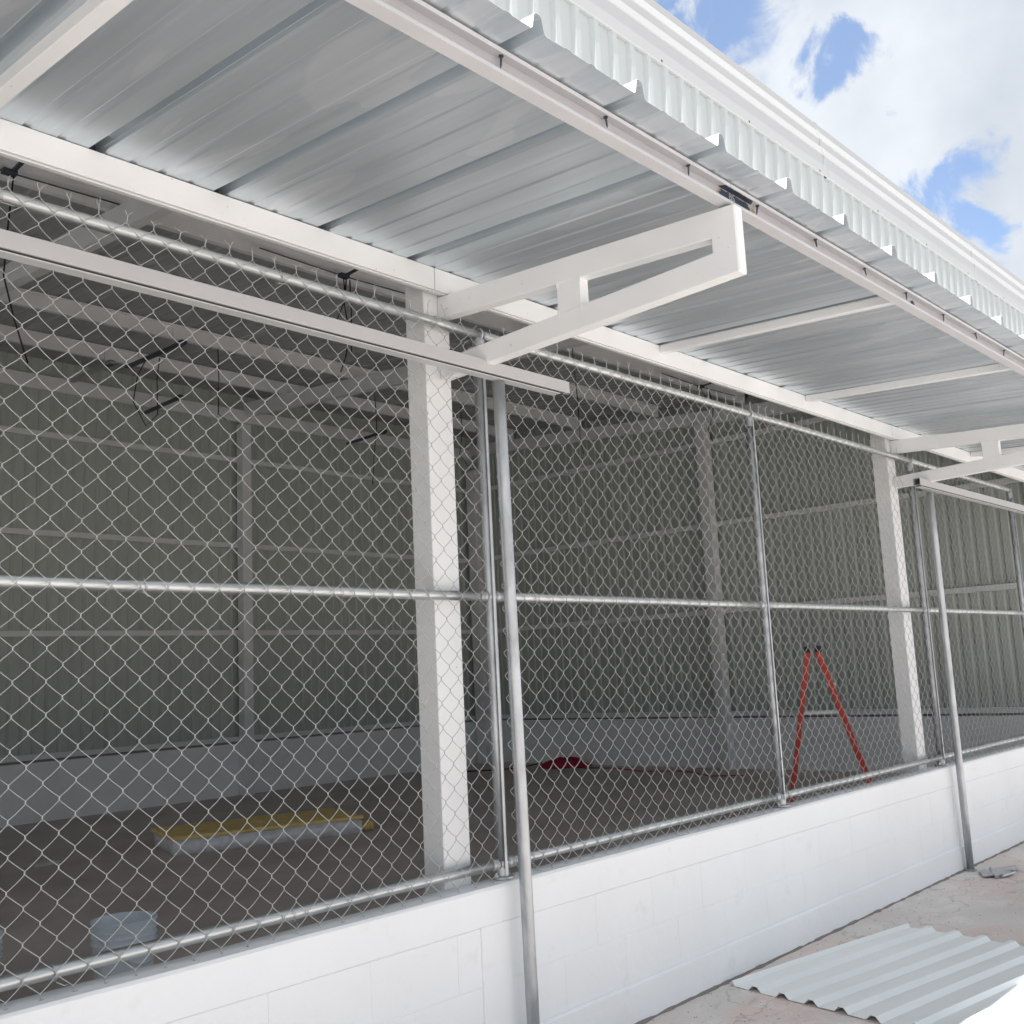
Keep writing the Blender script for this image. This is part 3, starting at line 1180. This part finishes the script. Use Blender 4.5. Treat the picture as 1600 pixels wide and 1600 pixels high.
def bucket(x, y, label, rz=0):
    bk = thing('plastic_bucket', (x, y, 0), label, 'bucket', 'plastic buckets behind the low wall')
    pr = [(.0001, .004), (.128, .004), (.131, .012), (.146, .25)]
    for z in (.262, .292, .322):
        pr += [(.148, z), (.157, z + .002), (.157, z + .008), (.149, z + .010)]
    pr += [(.152, .360), (.158, .362), (.158, .372), (.149, .372), (.145, .34), (.125, .02), (.0001, .018)]
    part('shell', MB().lathe(pr, 40, (x, y, 0)), M['bucket'], bk, smooth=False)
    a_ = rz
    hp = []
    for i in range(17):
        an = PI * i / 16
        hx = .162 * math.cos(an)
        dn = .13 * math.sin(an)
        hp.append((x + hx * math.cos(a_) - (.158 * math.sin(an)) * math.sin(a_) * -1, y + hx * math.sin(a_) - .158 * math.sin(an) * math.cos(a_), .30 - dn))
    part('handle', MB().tube(hp, .0025, 6), M['alu'], bk, smooth=True)
    return bk


bucket(2.72, 2.33, 'grey-white ribbed plastic bucket standing whole in view, lower left behind the fence', .3)
bucket(2.10, 2.66, 'plastic bucket cut off by the left edge of the picture', 1.2)

# crimson bag with a cord
BG = thing('crimson_bag', (13.0, 8.1, 0), 'small crimson cloth bag slumped on the floor near the far corner', 'bag')
mb = MB()
rn = random.Random(9)
nb_, na_ = 7, 18
for i in range(nb_ + 1):
    v_ = i / nb_
    for j in range(na_):
        a = 2 * PI * j / na_
        rr = math.sqrt(max(.03, 1 - v_ ** 2.2)) * (1 + .08 * math.sin(v_ * 9 + a * 2))
        kx = .34 * rr * (1 + .18 * math.sin(a * 3 + 1) + rn.uniform(-.05, .05))
        ky = .20 * rr * (1 + .15 * math.cos(a * 2) + rn.uniform(-.05, .05))
        mb.v.append((12.95 + kx * math.cos(a) * .75 + ky * math.sin(a) * .5, 8.0 - kx * math.cos(a) * .8 + ky * math.sin(a), .003 + v_ * .14 * (1 + .2 * math.sin(a * 2) + .12 * math.sin(a * 5))))
for i in range(nb_):
    for j in range(na_):
        l = (j + 1) % na_
        mb.f.append((i * na_ + j, i * na_ + l, (i + 1) * na_ + l, (i + 1) * na_ + j))
mb.f.append(tuple(nb_ * na_ + j for j in range(na_)))
part('body', mb, M['bag'], BG, smooth=True)
part('strap', MB().tube([(12.7, 8.2, .1), (12.5, 8.5, .03), (12.2, 8.9, .012), (11.9, 9.3, .012)], .012, 6), M['black'], BG, smooth=True)
cd = part('extension_cord', MB().tube([(12.9, 7.7, .012), (13.0, 7.0, .012), (12.7, 6.3, .012), (12.9, 5.7, .012), (12.4, 5.0, .012), (12.6, 4.6, .012)], .009, 6), M['bag'], smooth=True)
props(cd, 'thin dark red cord trailing over the floor from the crimson bag', 'cord')
# metal offcut on the floor
mo = part('metal_offcut', MB().box(4.24, 4.46, 6.80, 6.90, .001, .03), M['alu'], bevel=.003)
props(mo, 'short shiny metal strip lying alone on the brown floor, far left', 'offcut')

# lamp channels, junction boxes and hanging cables under the roof


def lamp(p, q, m, label):
    l_ = thing('lamp_channel', ((p[0] + q[0]) / 2, (p[1] + q[1]) / 2, p[2]), label, 'light fitting', 'unfinished light fittings under the roof')
    part('tray', MB().beam(p, q, .06, .03), M[m], l_, bevel=.004)
    d = (Vector(q) - Vector(p)).normalized()
    part('end_box', MB().beam(Vector(p) + d * .02, Vector(p) + d * .12, .05, .06), M['box'], l_, bevel=.004)
    for s in (.2, .8):
        c_ = Vector(p) + (Vector(q) - Vector(p)) * s
        part('hanger', MB().tube([c_, c_ + Vector((0, 0, .22))], .004, 6), M['alu'], l_)
    return l_


lamp((5.79, 6.95, 5.16), (5.77, 8.15, 5.16), 'box', 'dark narrow light tray under the roof, upper left behind the mesh')
lamp((5.57, 8.1, 5.17), (5.57, 9.1, 5.17), 'galv', 'pale narrow light tray just beyond the dark tray')
lamp((6.93, 8.95, 5.18), (6.98, 10.0, 5.18), 'box', 'dark light tray near the back beam, left of the back column')
lamp((10.22, 8.8, 5.16), (10.3, 9.8, 5.16), 'box', 'dark light tray seen left of the first white column')


def jbox(x, label, cables):
    j_ = thing('junction_box', (x, 4.38, 5.17), label, 'junction box', 'junction boxes with hanging cables')
    part('box', MB().box(x - .05, x + .05, 4.37, 4.43, 5.145, 5.18), M['box'], j_, bevel=.004)
    part('conduit', MB().tube([(x - .9, 4.41, 5.185), (x, 4.41, 5.165), (x + .9, 4.41, 5.185)], .006, 8), M['box'], j_, smooth=True)
    part('bracket_arm', MB().beam((x + .02, 4.40, 5.17), (x + .02, 4.12, 5.19), .03, .015), M['box'], j_)
    for pts in cables:
        part('cable', MB().tube([(x + a, 4.40 + b, 5.14 + c) for a, b, c in pts], .0062, 6), M['rubber'], j_, smooth=True)
    return j_


jbox(5.90, 'dark junction box with three hanging cables left of the first white column',
     [[(.0, 0, 0), (.01, 0, -.2), (-.08, 0, -.4), (-.12, .02, -.5)], [(.03, 0, 0), (.0, 0, -.25), (.05, 0, -.5), (.0, 0, -.75), (-.06, 0, -.9)],
      [(.07, 0, 0), (.08, 0, -.3), (.07, 0, -.7)]])
jbox(2.90, 'dark junction box with a long hanging cable at the left picture edge',
     [[(.03, 0, 0), (0, 0, -.4), (-.02, 0, -.75), (.06, 0, -1.05), (.16, 0, -1.35)]])
jbox(11.95, 'small dark junction box with a bent cable, seen above the middle fence panel',
     [[(.0, 0, 0), (.1, 0, -.12), (.02, 0, -.25)], [(.2, 0, .0), (.28, 0, -.2), (.25, 0, -.35), (.1, 0, -.55), (.2, 0, -.7)]])


def cable(pts, label, rr=.006):
    c_ = part('hanging_cable', MB().tube(pts, rr, 6), M['rubber'], smooth=True)
    props(c_, label, 'cable', 'cables hanging from the roof')
    return c_


cable([(9.35, 4.5, 5.3), (9.36, 4.5, 4.95), (9.42, 4.52, 4.6), (9.40, 4.5, 4.15), (9.45, 4.5, 3.95)], 'thin black cable hanging just beyond the near end of the long white track')
cable([(5.72, 7.6, 5.15), (5.60, 7.6, 4.9), (5.55, 7.6, 4.6), (5.70, 7.6, 4.35), (5.84, 7.6, 4.5), (5.83, 7.6, 4.9), (5.86, 7.6, 5.15)], 'black cable hanging in a loop below the dark light tray')
cable([(6.35, 7.2, 5.25), (6.36, 7.2, 4.9), (6.35, 7.2, 4.5), (6.45, 7.2, 4.45)], 'straight thin cable hanging right of the looped cable')
cable([(8.9, 7.5, 5.25), (8.92, 7.5, 4.8), (8.86, 7.5, 4.4), (8.82, 7.5, 4.0)], 'thin cable hanging in front of the back beam, left of the first white column')
cable([(10.5, 7.5, 5.3), (10.52, 7.5, 4.95), (10.45, 7.5, 4.6), (10.6, 7.5, 4.45)], 'thin cable hanging between the first white column and the near pipe')
